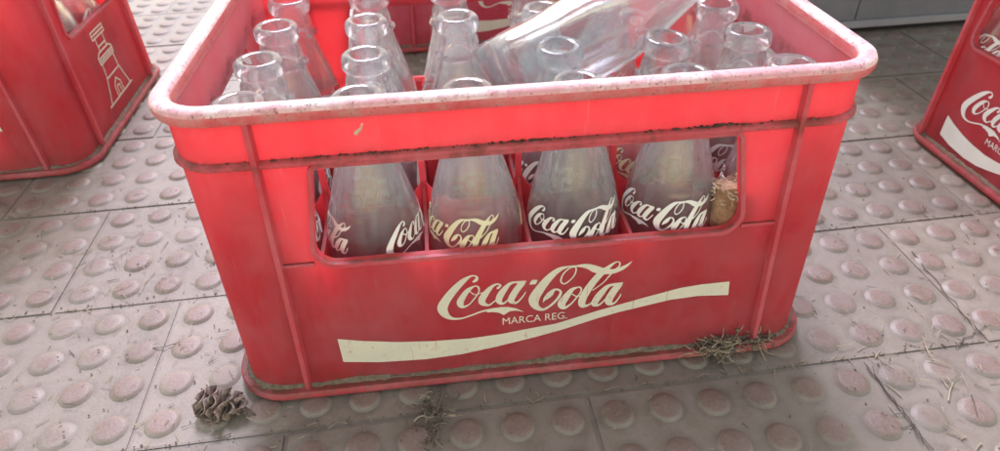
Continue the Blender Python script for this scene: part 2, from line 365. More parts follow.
def loop_band(bm, pts, wdt, y0, y1):
    """raised frame round an opening; pts ccw in (x, z)"""
    n = len(pts); inner = [Vector(p) for p in pts]; outer = []
    for i in range(n):
        t = (inner[(i + 1) % n] - inner[i - 1]).normalized(); outer.append(inner[i] + Vector((t.y, -t.x)) * wdt)
    L = [[bm.verts.new((p.x, y, p.y)) for p in q] for q, y in ((inner, y1), (inner, y0), (outer, y0), (outer, y1))]
    for a, b in zip(L, L[1:] + L[:1]):
        for i in range(n): bm.faces.new((a[i], a[(i + 1) % n], b[(i + 1) % n], b[i]))
def swap(bm, sgn):                  # turn a front-side shape (along x, facing -y) to the short side facing sgn*x
    for v in bm.verts:
        x, y = v.co.x, v.co.y
        if sgn > 0: v.co.x, v.co.y = -y, x
        else: v.co.x, v.co.y = y, -x
def make_crate(SW=2.0, SR=2.65, side_print='tower'):
    WIN_S = rounded([(-SW, 3.55 if SW < 2.5 else 3.38), (SW, 3.55 if SW < 2.5 else 3.38), (SW - .2, 5.30), (-SW + .2, 5.30)], [.3, .3, .15, .15])
    root = empty('bottle_crate', (0, 0, 0))
    # wall shell with its four openings
    bm = bmesh.new()
    prof = [(0, .05), (0, 1.7), (0, 3.36), (0, 4.4), (0, 5.4), (0, 6.4), (-T, 6.4), (-T, 5.4), (-T, 4.4), (-T, 3.36), (-T, 1.7), (-T, .05)]
    ring_sweep(bm, prof, R0)
    bmesh.ops.recalc_face_normals(bm, faces=bm.faces)
    me = bpy.data.meshes.new('tmp'); bm.to_mesh(me); bm.free()
    shell = bpy.data.objects.new('tmp_shell', me); col.objects.link(shell)
    cb = bmesh.new()
    prism_y(cb, WIN_F, -Dh - 1, Dh + 1)
    bmesh.ops.recalc_face_normals(cb, faces=cb.faces)
    cs = bmesh.new(); prism_y(cs, WIN_S, -W - 1, W + 1); swap(cs, 1); bmesh.ops.recalc_face_normals(cs, faces=cs.faces)
    cut = []
    for b in (cb, cs):
        m2 = bpy.data.meshes.new('tmp'); b.to_mesh(m2); b.free()
        o = bpy.data.objects.new('tmp_cut', m2); col.objects.link(o); cut.append(o)
        md = shell.modifiers.new('b', 'BOOLEAN'); md.operation = 'DIFFERENCE'; md.solver = 'EXACT'; md.object = o
    dg = bpy.context.evaluated_depsgraph_get()
    res = bpy.data.meshes.new_from_object(shell.evaluated_get(dg))
    bm = bmesh.new(); bm.from_mesh(res); taper(bm)
    for o in [shell] + cut: bpy.data.objects.remove(o)
    bm.normal_update()
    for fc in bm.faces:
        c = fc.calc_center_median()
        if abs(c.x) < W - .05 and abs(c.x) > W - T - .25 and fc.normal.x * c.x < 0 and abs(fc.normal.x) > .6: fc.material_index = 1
    link_mesh('wall', bm, [M['red'], M['red_faded_lit']], root)
    # rim
    bm = bmesh.new()
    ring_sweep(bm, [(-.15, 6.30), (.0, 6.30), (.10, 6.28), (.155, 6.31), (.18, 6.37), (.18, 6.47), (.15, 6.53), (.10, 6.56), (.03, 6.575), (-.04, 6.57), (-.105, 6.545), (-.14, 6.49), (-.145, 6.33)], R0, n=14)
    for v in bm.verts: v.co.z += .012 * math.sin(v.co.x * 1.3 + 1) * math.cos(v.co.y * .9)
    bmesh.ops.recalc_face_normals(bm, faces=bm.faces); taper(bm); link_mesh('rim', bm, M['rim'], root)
    # mid ridge
    bm = bmesh.new()
    ring_sweep(bm, [(-.02, 5.45), (.06, 5.44), (.085, 5.465), (.08, 5.53), (.05, 5.56), (-.02, 5.58)], R0, n=12)
    bmesh.ops.recalc_face_normals(bm, faces=bm.faces); taper(bm); link_mesh('ridge', bm, M['red_solid'], root)
    bm = bmesh.new(); rnd = random.Random(8)
    for _ in range(210):
        x = rnd.choice((rnd.gauss(2.9, .5), rnd.gauss(-.2, .35), rnd.uniform(-5, 5), rnd.gauss(-2.6, .8))); x = max(-5.2, min(5.2, x)); r = rnd.uniform(.008, .028) * (1.5 if abs(x - 2.9) < .5 else 1)
        bmesh.ops.create_icosphere(bm, subdivisions=1, radius=r, matrix=Matrix.Translation((x, -Dh - rnd.uniform(.0, .07), 5.575 + r * .5)) @ Matrix.Diagonal((rnd.uniform(1, 2), .9, rnd.uniform(.5, 1), 1)))
    taper(bm); tag(link_mesh('ridge_dirt', bm, M['scale_dark'], root), kind='stuff')
    # foot flange
    bm = bmesh.new()
    ring_sweep(bm, [(-.02, .0), (.08, .0), (.19, .03), (.225, .09), (.225, .17), (.19, .215), (.14, .22), (-.02, .20)], R0 + .05, n=14)
    bmesh.ops.recalc_face_normals(bm, faces=bm.faces); taper(bm); link_mesh('foot_flange', bm, M['red_solid'], root)
    # soil lying on the flange ledge
    bm = bmesh.new(); rnd = random.Random(3)
    loopo = rrect(W + .12, Dh + .12, R0 + .15, 30); loopi = rrect(W + .005, Dh + .005, R0, 30)
    def dens(pts):
        out = []
        for (x0, y0), (x1, y1) in zip(pts, pts[1:] + pts[:1]):
            k = max(1, int(math.hypot(x1 - x0, y1 - y0) / .12))
            for i in range(k): out.append((x0 + (x1 - x0) * i / k, y0 + (y1 - y0) * i / k))
        return out
    A = dens(loopi)
    rows = []
    for (x, y) in A:
        cx = max(-W + R0, min(W - R0, x)); cy = max(-Dh + R0, min(Dh - R0, y)); d = Vector((x - cx, y - cy)).normalized()
        h = .03 + .05 * rnd.random() + .05 * math.sin(x * 2.1) * math.cos(y * 1.7 + x)
        wd = .05 + .06 * rnd.random()
        rows.append([bm.verts.new((x - d.x * .02, y - d.y * .02, .20)), bm.verts.new((x - d.x * .01, y - d.y * .01, .215 + max(.015, h))), bm.verts.new((x + d.x * wd * .6, y + d.y * wd * .6, .215 + max(.012, h * .6))), bm.verts.new((x + d.x * wd, y + d.y * wd, .20))])
    for i in range(len(rows)):
        a, b = rows[i], rows[(i + 1) % len(rows)]
        for k in range(3): bm.faces.new((a[k], b[k], b[k + 1], a[k + 1]))
    bmesh.ops.recalc_face_normals(bm, faces=bm.faces); taper(bm); link_mesh('soil_crust', bm, M['soil'], root)
    # upright ribs
    for sy in (-1, 1):
        for xb, xt in ((-4.64, -4.52), (4.80, 4.62)):
            bm = bmesh.new()
            y0, y1 = -Dh - .13, -Dh + .02
            h = .045
            for z0, z1 in ((.2, 6.32),):
                v = [bm.verts.new(p) for p in ((xb - h, y0, z0), (xb + h, y0, z0), (xb + h + .03, y1, z0), (xb - h - .03, y1, z0), (xt - h, y0, z1), (xt + h, y0, z1), (xt + h + .03, y1, z1), (xt - h - .03, y1, z1))]
                for f in ((3, 2, 1, 0), (4, 5, 6, 7), (0, 1, 5, 4), (1, 2, 6, 5), (2, 3, 7, 6), (3, 0, 4, 7)): bm.faces.new([v[i] for i in f])
            bevel_all(bm, .03)
            if sy > 0: bmesh.ops.rotate(bm, verts=bm.verts, cent=(0, 0, 0), matrix=Matrix.Rotation(PI, 3, 'Z'))
            taper(bm); link_mesh('rib', bm, M['red_solid'], root)
    for sx in (-1, 1):
        for xb in (-SR, SR):
            bm = bmesh.new(); boxm(bm, xb - .05, xb + .05, -W - .14, -W + .02, .2, 6.32); bevel_all(bm, .03); swap(bm, sx); taper(bm); link_mesh('rib', bm, M['red_solid'], root)
    # short horizontal ledges joining window corners to ribs, and window frames
    for s in (1, -1):
        bm = bmesh.new()
        loop_band(bm, WIN_F, .085, -Dh - .07, -Dh + .01)
        for x0, x1 in ((-4.55, -3.97), (3.97, 4.72)): boxm(bm, x0, x1, -Dh - .055, -Dh + .01, 3.36, 3.43)
        bmesh.ops.recalc_face_normals(bm, faces=bm.faces)
        if s < 0: bmesh.ops.rotate(bm, verts=bm.verts, cent=(0, 0, 0), matrix=Matrix.Rotation(PI, 3, 'Z'))
        taper(bm); link_mesh('window_frame', bm, M['red_solid'], root)
        bm = bmesh.new(); loop_band(bm, WIN_S, .08, -W - .07, -W + .01); bmesh.ops.recalc_face_normals(bm, faces=bm.faces); swap(bm, s); taper(bm)
        link_mesh('window_frame', bm, M['red_solid'], root)
    # bottom grid + divider lattice
    bm = bmesh.new()
    boxm(bm, -W + T, W - T, -Dh + T, Dh - T, .08, .24)
    link_mesh('crate_bottom', bm, M['red_solid'], root)
    bm = bmesh.new()
    def saddle(p0, p1, t, lo=1, hi=1):
        # wall between two crossings, top edge dips in the middle
        p0 = Vector(p0); p1 = Vector(p1); d = (p1 - p0); n = Vector((-d.y, d.x)).normalized() * t; K = 8
        prev = None
        for k in range(K + 1):
            f = k / K; p = p0 + d * f; z = 3.12 + .55 * abs(2 * f - 1) ** 4 * (lo if f < .5 else hi)
            cur = [bm.verts.new((p.x + n.x, p.y + n.y, .24)), bm.verts.new((p.x + n.x, p.y + n.y, z)), bm.verts.new((p.x - n.x, p.y - n.y, z)), bm.verts.new((p.x - n.x, p.y - n.y, .24))]
            if prev:
                for a in range(3): bm.faces.new((prev[a], cur[a], cur[a + 1], prev[a + 1]))
            prev = cur
    xs = [(-2 + i) * 1.96 for i in range(5)]; ys = [-1.8, 0, 1.8]
    xe = [-W + T] + xs + [W - T]; ye = [-Dh + T] + ys + [Dh - T]
    for y in ys:
        for a, b in zip(xe, xe[1:]): saddle((a, y), (b, y), .035, a in xs, b in xs)
    for x in xs:
        for a, b in zip(ye, ye[1:]): saddle((x, a), (x, b), .035, a in ys, b in ys)
    for x in xs:
        for y in ys:
            boxm(bm, x - .06, x + .06, y - .06, y + .06, .24, 4.15)
    bmesh.ops.recalc_face_normals(bm, faces=bm.faces)
    link_mesh('divider_lattice', bm, M['red'], root)
    # printing on both long sides, tower emblem on both short sides
    mr = text_mesh('MARCA REG.', 1.31, .19, .005)
    for s in (1, -1):
        fn = lambda x, y, o=.006: tp(s * x, s * (-Dh - o), y)
        ink_object('script_logo', LOGO_VF, fn, M['cream'], root)
        ink_object('ribbon_stripe', RIB_VF, fn, M['cream'], root)
        ink_object('small_lettering', mr, lambda x, y: fn(x - .61, y + 1.375), M['cream'], root)
        if side_print == 'tower':
            ink_object('tower_emblem', TOWER_VF, lambda x, y: tp(s * (W + .006), s * x, y), M['cream'], root)
        else:
            fs = lambda x, y: tp(s * (W + .006), s * x, y)
            ink_object('script_logo', LOGO_VF, lambda x, y: fs(x - .45, y - .25), M['white_print'], root)
            ink_object('ribbon_stripe', RIB_VF, lambda x, y: fs(x * .68, y - .22), M['white_print'], root)
            ink_object('small_lettering', mr, lambda x, y: fs(x - 1.06, y + 1.13), M['white_print'], root)
    return root
def text_mesh(txt, width, height, bold=.012):
    cu = bpy.data.curves.new('t', 'FONT'); cu.body = txt; cu.offset = 0; cu.resolution_u = 4
    o = bpy.data.objects.new('t', cu); col.objects.link(o)
    dg = bpy.context.evaluated_depsgraph_get(); dg.update()
    me = bpy.data.meshes.new_from_object(o.evaluated_get(dg)); bpy.data.objects.remove(o)
    V = np.array([v.co[:2] for v in me.vertices]); F = [list(p.vertices) for p in me.polygons]
    lo, hi = V.min(0), V.max(0); V = (V - lo) / (hi - lo) * [width, height]
    return [tuple(v) for v in V], F

LOGO_VF = ink(LOGO_STROKES, LOGO_POLYS, .011)
RIB_VF = ink([], [RIBBON], .02)
TW = [  # strokes of the tower drawing, (y, z, width)
 [(-.52, 2.92), (-.50, 3.16), (.50, 3.16), (.52, 2.92), (-.52, 2.92)], [(-.5, 3.04), (.5, 3.04)],
 [(-.32, 2.90), (-.30, 2.48)], [(.32, 2.90), (.30, 2.48)], [(-.30, 2.62), (.30, 2.62)],
 [(-.42, 2.46), (.42, 2.46), (.62, 2.34), (.60, 2.10), (-.60, 2.10), (-.62, 2.34), (-.42, 2.46)], [(-.60, 2.28), (.60, 2.28)], [(-.60, 2.19), (.60, 2.19)],
 [(-.50, 2.08), (-.56, 1.60), (-.92, .80)], [(.50, 2.08), (.56, 1.60), (.92, .80)], [(-.55, 1.58), (.55, 1.58)],
 [(-.28, .80), (-.26, 1.15), (0, 1.38), (.26, 1.15), (.28, .80)], [(-1.1, .76), (1.1, .76)], [(-.12, .80), (-.10, 1.1), (.1, 1.1), (.12, .80)]]
def straight(pts, w):
    out = []
    for a, b in zip(pts, pts[1:]): out.append([(a[0], a[1], w), ((a[0] + b[0]) / 2, (a[1] + b[1]) / 2, w), (b[0], b[1], w)])
    return out
TOWER_VF = ink([s for p in TW for s in straight(p, .055)], [], .02)

crate = make_crate()
CREG = 'red bottle crates on the studded floor'
tag(crate, 'red plastic crate full of empty glass bottles, bleached rim, centre of the picture', 'crate', CREG)
CZ = -.0207
ST = .062   # crates stand on the studs
crate.location = Vector((-6.898, 4.546, ST)) * S; crate.rotation_euler = (0, 0, CZ)
def crate_at(loc, rz, label):
    c = copy_tree(crate); c.location = Vector(loc) * S + Vector((0, 0, ST * S)); c.rotation_euler = (0, 0, rz); c['label'] = label; return c
left = crate_at((-25.32, 14.30, 0), 0, 'red plastic crate at the left, its side turned to us with a white tower drawing')
right = make_crate(2.95, 3.28, 'logo')
tag(right, 'red plastic crate cut off by the right edge, standing by itself on the studs', 'crate', CREG)
right.location = Vector((6.78 + .20 + W, 8.68 - .2 - Dh, ST)) * S
back = crate_at((-10.45 + 6.1, 17.75 + Dh + .18, 0), 0, 'dim red crate behind the centre one, seen through its rear opening')

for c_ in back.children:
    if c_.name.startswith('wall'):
        for sl_ in c_.material_slots: sl_.link = 'OBJECT'; sl_.material = M['red_shaded']
# ------------------------------------------------------------------ bottles
H = 5.8
PROF = [(.0, .78), (.03, .84), (.12, .90), (.35, .925), (.8, .925), (1.2, .90), (1.6, .895), (2.0, .925), (2.4, .935), (2.75, .93), (3.05, .905), (3.4, .845), (3.8, .745), (4.1, .66), (4.4, .575), (4.62, .515), (4.8, .475), (4.88, .46),
        (4.905, .515), (4.95, .54), (4.99, .515), (5.02, .46), (5.12, .455), (5.25, .44), (5.38, .405), (5.45, .385), (5.475, .39), (5.49, .44), (5.52, .465), (5.60, .472), (5.70, .468), (5.75, .45), (5.785, .415), (5.80, .375), (5.80, .33), (5.785, .29), (5.74, .27)]
INN = [(5.5, .265), (5.2, .29), (4.9, .345), (4.6, .40), (4.2, .52), (3.8, .645), (3.4, .75), (3.0, .81), (2.5, .845), (1.6, .81), (.8, .84), (.45, .80), (.28, .65), (.2, .35), (.19, .0)]
def bottle_mesh(seed=0):
    bm = bmesh.new(); N = 64
    zz = np.array([p[0] for p in PROF]); rr = np.array([p[1] for p in PROF])
    fine = []
    for (z0, r0), (z1, r1) in zip(PROF, PROF[1:]):
        k = max(1, int(abs(z1 - z0) / .045))
        for i in range(k): fine.append((z0 + (z1 - z0) * i / k, r0 + (r1 - r0) * i / k))
    fine.append(PROF[-1])
    # smooth the polyline body
    F = np.array(fine); G = F.copy()
    for _ in range(3):
        msk = (F[:, 0] < 4.8) & (F[:, 0] > .15)
        Sx = G.copy(); Sx[1:-1, 1] = .25 * G[:-2, 1] + .5 * G[1:-1, 1] + .25 * G[2:, 1]
        G[msk] = Sx[msk]
    loops = []
    for z, r in G:
        fl = 0
        if 3.35 < z < 4.75: fl = .014 * math.sin((z - 3.35) / 1.4 * PI)
        if .5 < z < 1.9: fl = .016 * math.sin((z - .5) / 1.4 * PI)
        dash = .016 * math.exp(-((z - 3.58) / .03) ** 2)
        ring = []
        for k in range(N):
            th = 2 * PI * k / N
            q = r + fl * (abs(math.sin(th * 8)) - .5) + dash * (1 if math.sin(th * 5 + .4) > -.3 else 0)
            ring.append(bm.verts.new((q * math.cos(th), q * math.sin(th), z)))
        loops.append(ring)
    for z, r in INN:
        if r == 0: break
        loops.append([bm.verts.new((r * math.cos(2 * PI * k / N), r * math.sin(2 * PI * k / N), z)) for k in range(N)])
    for a, b in zip(loops, loops[1:]):
        for k in range(N): bm.faces.new((a[k], a[(k + 1) % N], b[(k + 1) % N], b[k]))
    c = bm.verts.new((0, 0, .19)); L = loops[-1]
    for k in range(N): bm.faces.new((L[k], L[(k + 1) % N], c))
    c = bm.verts.new((0, 0, .12)); L = loops[0]
    for k in range(N): bm.faces.new((L[(k + 1) % N], L[k], c))
    bmesh.ops.recalc_face_normals(bm, faces=bm.faces)
    return bm
zp = [p[0] for p in PROF]; rp = [p[1] for p in PROF]
BL_VF = ink([[(x, y, w * 1.08) for x, y, w in s] for s in LOGO_STROKES], LOGO_POLYS, .03)
LC = (.02, 1.95); LSC = .60
def bottle_map(th0):
    def fn(x, y):
        a = (x - LC[0]) * LSC; z = 3.06 + (y - LC[1]) * LSC * .95 + a * .05
        r = float(np.interp(z, zp, rp)) + .012
        th = th0 + a / .935
        return (r * math.sin(th), -r * math.cos(th), z)
    return fn
proto = link_mesh('glass_bottle', bottle_mesh(), M['glass'])
for th in (0, PI): ink_object('script_logo', BL_VF, bottle_map(th), M['white_print'], proto)
BG = 'empty glass bottles standing in the centre crate'
used = [False]
def put_bottle(base, top, spin, label, group, mat=None, printmat=None, h=H):
    if not used[0]: o = proto; used[0] = True
    else: o = copy_tree(proto)
    b = Vector(base); d = (Vector(top) - b).normalized()
    o.rotation_mode = 'QUATERNION'
    o.rotation_quaternion = Vector((0, 0, 1)).rotation_difference(d) @ Euler((0, 0, spin)).to_quaternion()
    o.location = b * S
    tag(o, label, 'bottle', group)
    if mat or printmat:
        for q, mm in ((o, mat),) + tuple((c, printmat) for c in o.children):
            if mm:
                q.material_slots[0].link = 'OBJECT'; q.material_slots[0].material = mm
    return o
TOPS = {(0, 0): (-11.84, 2.09), (1, 0): (-9.83, 2.0), (2, 0): (-7.95, 1.93), (3, 0): (-6.01, 1.86), (4, 0): (-4.03, 1.83), (5, 0): (-2.03, 1.89), (0, 1): (-11.77, 3.8), (1, 1): (-9.75, 3.71), (3, 1): (-6.01, 3.4), (4, 1): (-3.84, 3.4), (5, 1): (-2.12, 3.5), (0, 2): (-11.68, 5.52), (1, 2): (-9.79, 5.51), (2, 2): (-7.85, 5.38), (3, 2): (-5.95, 5.57), (5, 2): (-2.1, 5.08), (0, 3): (-11.64, 7.2), (1, 3): (-9.8, 7.25), (2, 3): (-7.9, 7.3), (4, 3): (-3.95, 7.3), (5, 3): (-2.05, 7.2), (3, 3): (-5.95, 7.3)}
SPIN = {(0, 0): 1.2, (0, 1): -1.0, (3, 1): -1.05, (4, 1): -.35, (5, 1): -1.0, (1, 1): -.9, (1, 0): PI / 2 - .12, (2, 0): -.72, (3, 0): -.22, (4, 0): -.60, (5, 0): 2.0, (2, 2): -.3}
ORD = ['first', 'second', 'third', 'fourth', 'fifth', 'last']
ROWN = ['front row', 'second row', 'third row', 'rear row']
cc, ss = math.cos(CZ), math.sin(CZ)
rs = random.Random(5)
for (i, j), (tx, ty) in TOPS.items():
    lx, ly = (i - 2.5) * 1.96, (j - 1.5) * 1.8
    bx, by = -6.898 + cc * lx - ss * ly, 4.546 + ss * lx + cc * ly
    # the base stays inside its cell; the neck leans as seen
    if (i, j) == (5, 0): bx += .12; by += .10
    bx += max(-.03, min(.03, (bx - tx) * .3)); by += max(-.02, min(.02, (by - ty) * .2))
    if i == 5: side = 'rightmost bottle'
    elif i == 0: side = 'leftmost bottle'
    else: side = ORD[i] + ' bottle from the left'
    lab = {(2, 0): 'with yellowed lettering, ', (4, 0): 'with bright white script, '}.get((i, j), '')
    put_bottle((bx, by, .35), (tx, ty, 6.17), SPIN.get((i, j), rs.uniform(0, 6)), f'clear bottle {lab}{side}, {ROWN[j]} in centre crate', BG,
               printmat=M['yellow_print'] if (i, j) in ((2, 0), (4, 1)) else None)
A = Vector((-7.35, 4.0, 5.0)); Bt = Vector((-2.2, 5.15, 6.95))
put_bottle(A, Bt, 3.87, 'pale clear bottle lying slantwise across the standing bottles of the centre crate', 'loose bottle', mat=M['glass_clean'], printmat=M['faint_print'])
RG = 'bottles in the crate at the right'
for k, ly in enumerate((2.7, .9, -.9)):
    for j, lx in enumerate((-4.9, -2.94)):
        p = Vector((6.98 + W + lx, 4.63 + ly, .26))
        nm = ('farthest bottle', 'second bottle from the far end', 'third bottle from the far end')[k] + (' behind the opening of the right crate', ' in the inner column of the right crate')[j]
        put_bottle(p, p + Vector((.05, .03, 6)), 1.2 + k + j, nm, RG)
for k, ly in enumerate((-2.7, -.9, .9)):
    p = Vector((-25.32 + 4.9, 14.3 + ly, .26)); put_bottle(p, p + Vector((.03, .02, 6)), 1 + k * 2, ['bottle nearest the front in the left crate', 'middle bottle behind the side opening of the left crate', 'far bottle behind the side opening of the left crate'][k], 'bottles in the crate at the left')

# ------------------------------------------------------------------ floor
GAP = .148
def vrow(v): return v + GAP * math.floor(v / 4)
bm = bmesh.new()
rnd = random.Random(1)
V0, V1, U0, U1 = -4, 8, -42, 36      # tile rows (x4) and column extent
for R in range(V0, V1):
    z0 = 4 * R + GAP * R; off = 0 if R % 2 else 3
    k0 = int((U0 - off) // 6); k1 = int((U1 - off) // 6)
    for k in range(k0, k1):
        u0 = off + 6 * k; g = .006
        dz = rnd.uniform(-.012, .012)
        b2 = bmesh.new(); boxm(b2, u0 + g, u0 + 6 - g, z0 - GAP / 2 + g - .03, z0 + 4 + GAP / 2 - g - .03, -.3, dz)
        top = [e for e in b2.edges if all(v.co.z > -.1 for v in e.verts)]
        bmesh.ops.bevel(b2, geom=top, offset=.045, segments=2, affect='EDGES')
        me = bpy.data.meshes.new('t'); b2.to_mesh(me); b2.free(); bm.from_mesh(me); bpy.data.meshes.remove(me)
        for i in range(6):
            for j in range(4):
                cx, cy = u0 + .5 + i + rnd.uniform(-.015, .015), z0 + .5 + j + rnd.uniform(-.015, .015)
                if cy > 26 and rnd.random() < 0: continue
                n = 28; rb = rnd.uniform(.296, .32); hh = .062 + rnd.uniform(-.02, .008) + dz
                ph = rnd.random()
                prof = [(rb + .05, dz - .01), (rb + .015, dz + .012), (rb - .025, hh - .02), (rb - .05, hh - .005), (rb - .09, hh), (rb * .4, hh + .008)]
                L = [[bm.verts.new((cx + r * math.cos(2 * PI * (q + ph) / n), cy + r * math.sin(2 * PI * (q + ph) / n), z)) for q in range(n)] for r, z in prof]
                for a, b in zip(L, L[1:]):
                    for q in range(n): bm.faces.new((a[q], a[(q + 1) % n], b[(q + 1) % n], b[q]))
                bm.faces.new(L[-1])
boxm(bm, -400, 400, -60, 600, -.4, -.025)
fl = link_mesh('floor', bm, M['floor']); tag(fl, kind='structure')

# grey metal cabinet at the back right
cab = empty('metal_cabinet', (11.5, 18.5, 0))
tag(cab, 'grey metal cabinet standing on the floor at the back, upper right corner', 'cabinet')
def cabbox(name, x0, x1, y0, y1, z0, z1, mat, bev=.05):
    bm = bmesh.new(); boxm(bm, x0, x1, y0, y1, z0, z1); bevel_all(bm, bev); return link_mesh(name, bm, mat, cab)
cabbox('door', -5.0, -1.75, -2.05, 6, .62, 16, M['grey']); cabbox('door', -1.69, 9.0, -2.05, 6, .62, 16, M['grey'])
cabbox('skirt', -5.0, 9.0, -2.15, 6, .30, .585, M['grey_light'])
cabbox('gap_shade', -4.8, 8.8, -1.85, 5.9, .0, .28, M['black'])  # black box added for the shadow band in the gap below the skirt

# ------------------------------------------------------------------ pine cone
def cone():
    root = empty('pine_cone', (-13.35, .62, .02))
    root.scale = (.76, .76, .56)
    tag(root, 'open brown pine cone lying beside the left foot of the centre crate', 'pine cone')
    ax = Vector((.93, -.22, -.12)).normalized(); a = ax.orthogonal().normalized(); b = ax.cross(a)
    C0 = Vector((-.42, .12, .42))
    bm = bmesh.new(); tube(bm, [C0 + ax * t for t in (0, .2, .5, .8, 1.05)], .13, 8, .5); link_mesh('core', bm, M['scale_dark'], root)
    rnd = random.Random(12); bm = bmesh.new(); GA = 2.39996
    for k in range(25):
        f = k / 25; t = .02 + f * .98; th = k * GA
        dirr = (a * math.cos(th) + b * math.sin(th))
        ln = (.46 * math.sin(PI * (.25 + f * .65)) + .06) * rnd.uniform(.8, 1.1); wd = .40 * (1 - f * .5) * rnd.uniform(.85, 1.1)
        p0 = C0 + ax * t; up = (dirr * .85 - ax * (.55 - .9 * f)).normalized()
        side = ax.cross(dirr).normalized(); nrm = up.cross(side).normalized()
        grid = []
        for i in range(5):
            s = i / 4; w = wd * (.3 + .8 * s - .25 * s ** 4) * (1 if s < 1 else .8)
            cen = p0 + up * ln * s + nrm * (.10 * s * s)
            row = []
            for j in range(5):
                q = (j - 2) / 2
                row.append(cen + side * w * q + nrm * (-.16 * q * q * s) - up * .05 * q * q * s)
            grid.append(row)
        th_ = .022
        G1 = [[bm.verts.new(p + nrm * th_) for p in r] for r in grid]; G2 = [[bm.verts.new(p - nrm * th_) for p in r] for r in grid]
        for i in range(4):
            for j in range(4):
                bm.faces.new((G1[i][j], G1[i][j + 1], G1[i + 1][j + 1], G1[i + 1][j])); bm.faces.new((G2[i + 1][j], G2[i + 1][j + 1], G2[i][j + 1], G2[i][j]))
        for j in range(4): bm.faces.new((G1[4][j], G1[4][j + 1], G2[4][j + 1], G2[4][j]))
        for i in range(4):
            bm.faces.new((G1[i][0], G1[i + 1][0], G2[i + 1][0], G2[i][0])); bm.faces.new((G1[i][4], G2[i][4], G2[i + 1][4], G1[i + 1][4]))
    bmesh.ops.recalc_face_normals(bm, faces=bm.faces)
    tag(link_mesh('scales', bm, M['scale'], root), kind='stuff')
    bm = bmesh.new(); p = C0 + ax * 1.02
    tube(bm, [p, p + Vector((.2, -.1, -.15)), p + Vector((.42, -.28, -.3)), p + Vector((.55, -.4, -.33))], .045, 6, .6); link_mesh('stalk', bm, M['straw_dark'], root)
cone()

# ------------------------------------------------------------------ dried weed clump caught on the foot flange, litter
def wisp(bm, c, L, r, rnd, curl=1.0, flat=False, zmin=.02, dirn=None):
    th = rnd.uniform(0, 2 * PI) if dirn is None else dirn
    d = Vector((math.cos(th), math.sin(th), 0 if flat else rnd.uniform(-.3, .8))).normalized()
    p = Vector(c); pts = [p.copy()]; n = 6
    bend = rnd.uniform(-curl, curl)
    for i in range(n):
        d = (Matrix.Rotation(bend / n + rnd.uniform(-.12, .12), 3, 'Z') @ d)
        if not flat: d.z += rnd.uniform(-.25, .15)
        d.normalize(); p = p + d * L / n; p.z = max(p.z, zmin); pts.append(p.copy())
    tube(bm, pts, r, 5, .5)
def clump(name, label, cat, cen, ext, n, mats, seed, seeds=0):
    root = empty(name, cen); tag(root, label, cat); rnd = random.Random(seed)
    for nm, mt, cnt in (('straw', mats[0], n), ('twig', mats[1], n // 2)):
        bm = bmesh.new()
        for _ in range(cnt):
            c = (rnd.gauss(0, ext[0]), rnd.gauss(0, ext[1]), abs(rnd.gauss(0, ext[2])) + .03)
            wisp(bm, c, rnd.uniform(.15, .55), rnd.uniform(.008, .018), rnd, 3.2)
        tag(link_mesh(nm, bm, mt, root), kind='stuff')
    if seeds:
        bm = bmesh.new()
        for _ in range(seeds):
            v = bmesh.ops.create_icosphere(bm, subdivisions=1, radius=rnd.uniform(.02, .06), matrix=Matrix.Translation((rnd.gauss(0, ext[0] * 1.2), rnd.gauss(0, ext[1]), abs(rnd.gauss(0, ext[2])) + .04)))
        tag(link_mesh('crumbs', bm, M['soil'], root), kind='stuff')
    return root
clump('weed_clump', 'tangled clump of dried weeds stuck to the foot of the centre crate', 'weed', (-2.95, .45, .12), (.24, .10, .16), 150, (M['straw'], M['straw_dark']), 4, 70)
clump('weed_clump', 'small grey tuft of dry weed by the right end of the crate foot', 'weed', (-2.05, .48, .16), (.13, .08, .13), 26, (M['straw'], M['straw_dark']), 9, 40)
clump('needle_heap', 'little heap of dark dry needles on the shaded floor in front of the crate', 'plant litter', (-9.15, -.35, .03), (.16, .42, .03), 46, (M['straw_dark'], M['straw']), 14, 20)

bm = bmesh.new(); bmd = bmesh.new(); bml = bmesh.new(); rnd = random.Random(21)
def scatter(cu, cv, su, sv, n, lmin=.1, lmax=.5, big=0):
    for _ in range(n):
        x, y = rnd.gauss(cu, su), rnd.gauss(cv, sv)
        lx, ly = cc * (x + 6.898) + ss * (y - 4.546), -ss * (x + 6.898) + cc * (y - 4.546)
        if abs(lx) < 6.2 and abs(ly) < 4.1: continue
        if x < -19.1 and y > 10.2: continue
        if x > 7.0 and -4 < y < 8.8: continue
        z = .03
        fu, fv = (x % 1) - .5, ((y - GAP * math.floor(y / 4.148)) % 1) - .5
        if math.hypot(fu, fv) < .39: z = .095
        wisp(rnd.choice((bm, bmd, bm, bm, bm)), (x, y, z), rnd.uniform(lmin, lmax), rnd.uniform(.005, .012) * (1 + big), rnd, .45, True, z)
for k in range(3):      # along the joints
    v = (4 * (k - 1) + GAP * (k - 1)) + 4.1 * 0
    for _ in range(70): scatter(rnd.uniform(-22, 9), v - .03, .1, .07, 1, .08, .3)
scatter(-7, 1, 9, 4, 420, .04, .15)
scatter(1.5, .2, 2.2, 1.8, 90, .06, .3)
scatter(.8, -.6, .5, 1.4, 22, .2, .6, .5)
scatter(-15.5, 2, 1.8, 2.2, 90, .06, .3)
scatter(-13.2, .4, .5, .4, 30, .06, .3)
scatter(-13.4, 4.5, .4, 2, 50, .1, .4)
scatter(-17.5, 5.5, 1.2, 1.2, 50, .1, .5)
scatter(5, 3.5, 2, 2.5, 60, .06, .35)
o = tag(link_mesh('plant_litter', bm, M['straw']), 'pale dry grass stems and needles strewn over the floor', 'plant litter', None, 'stuff')
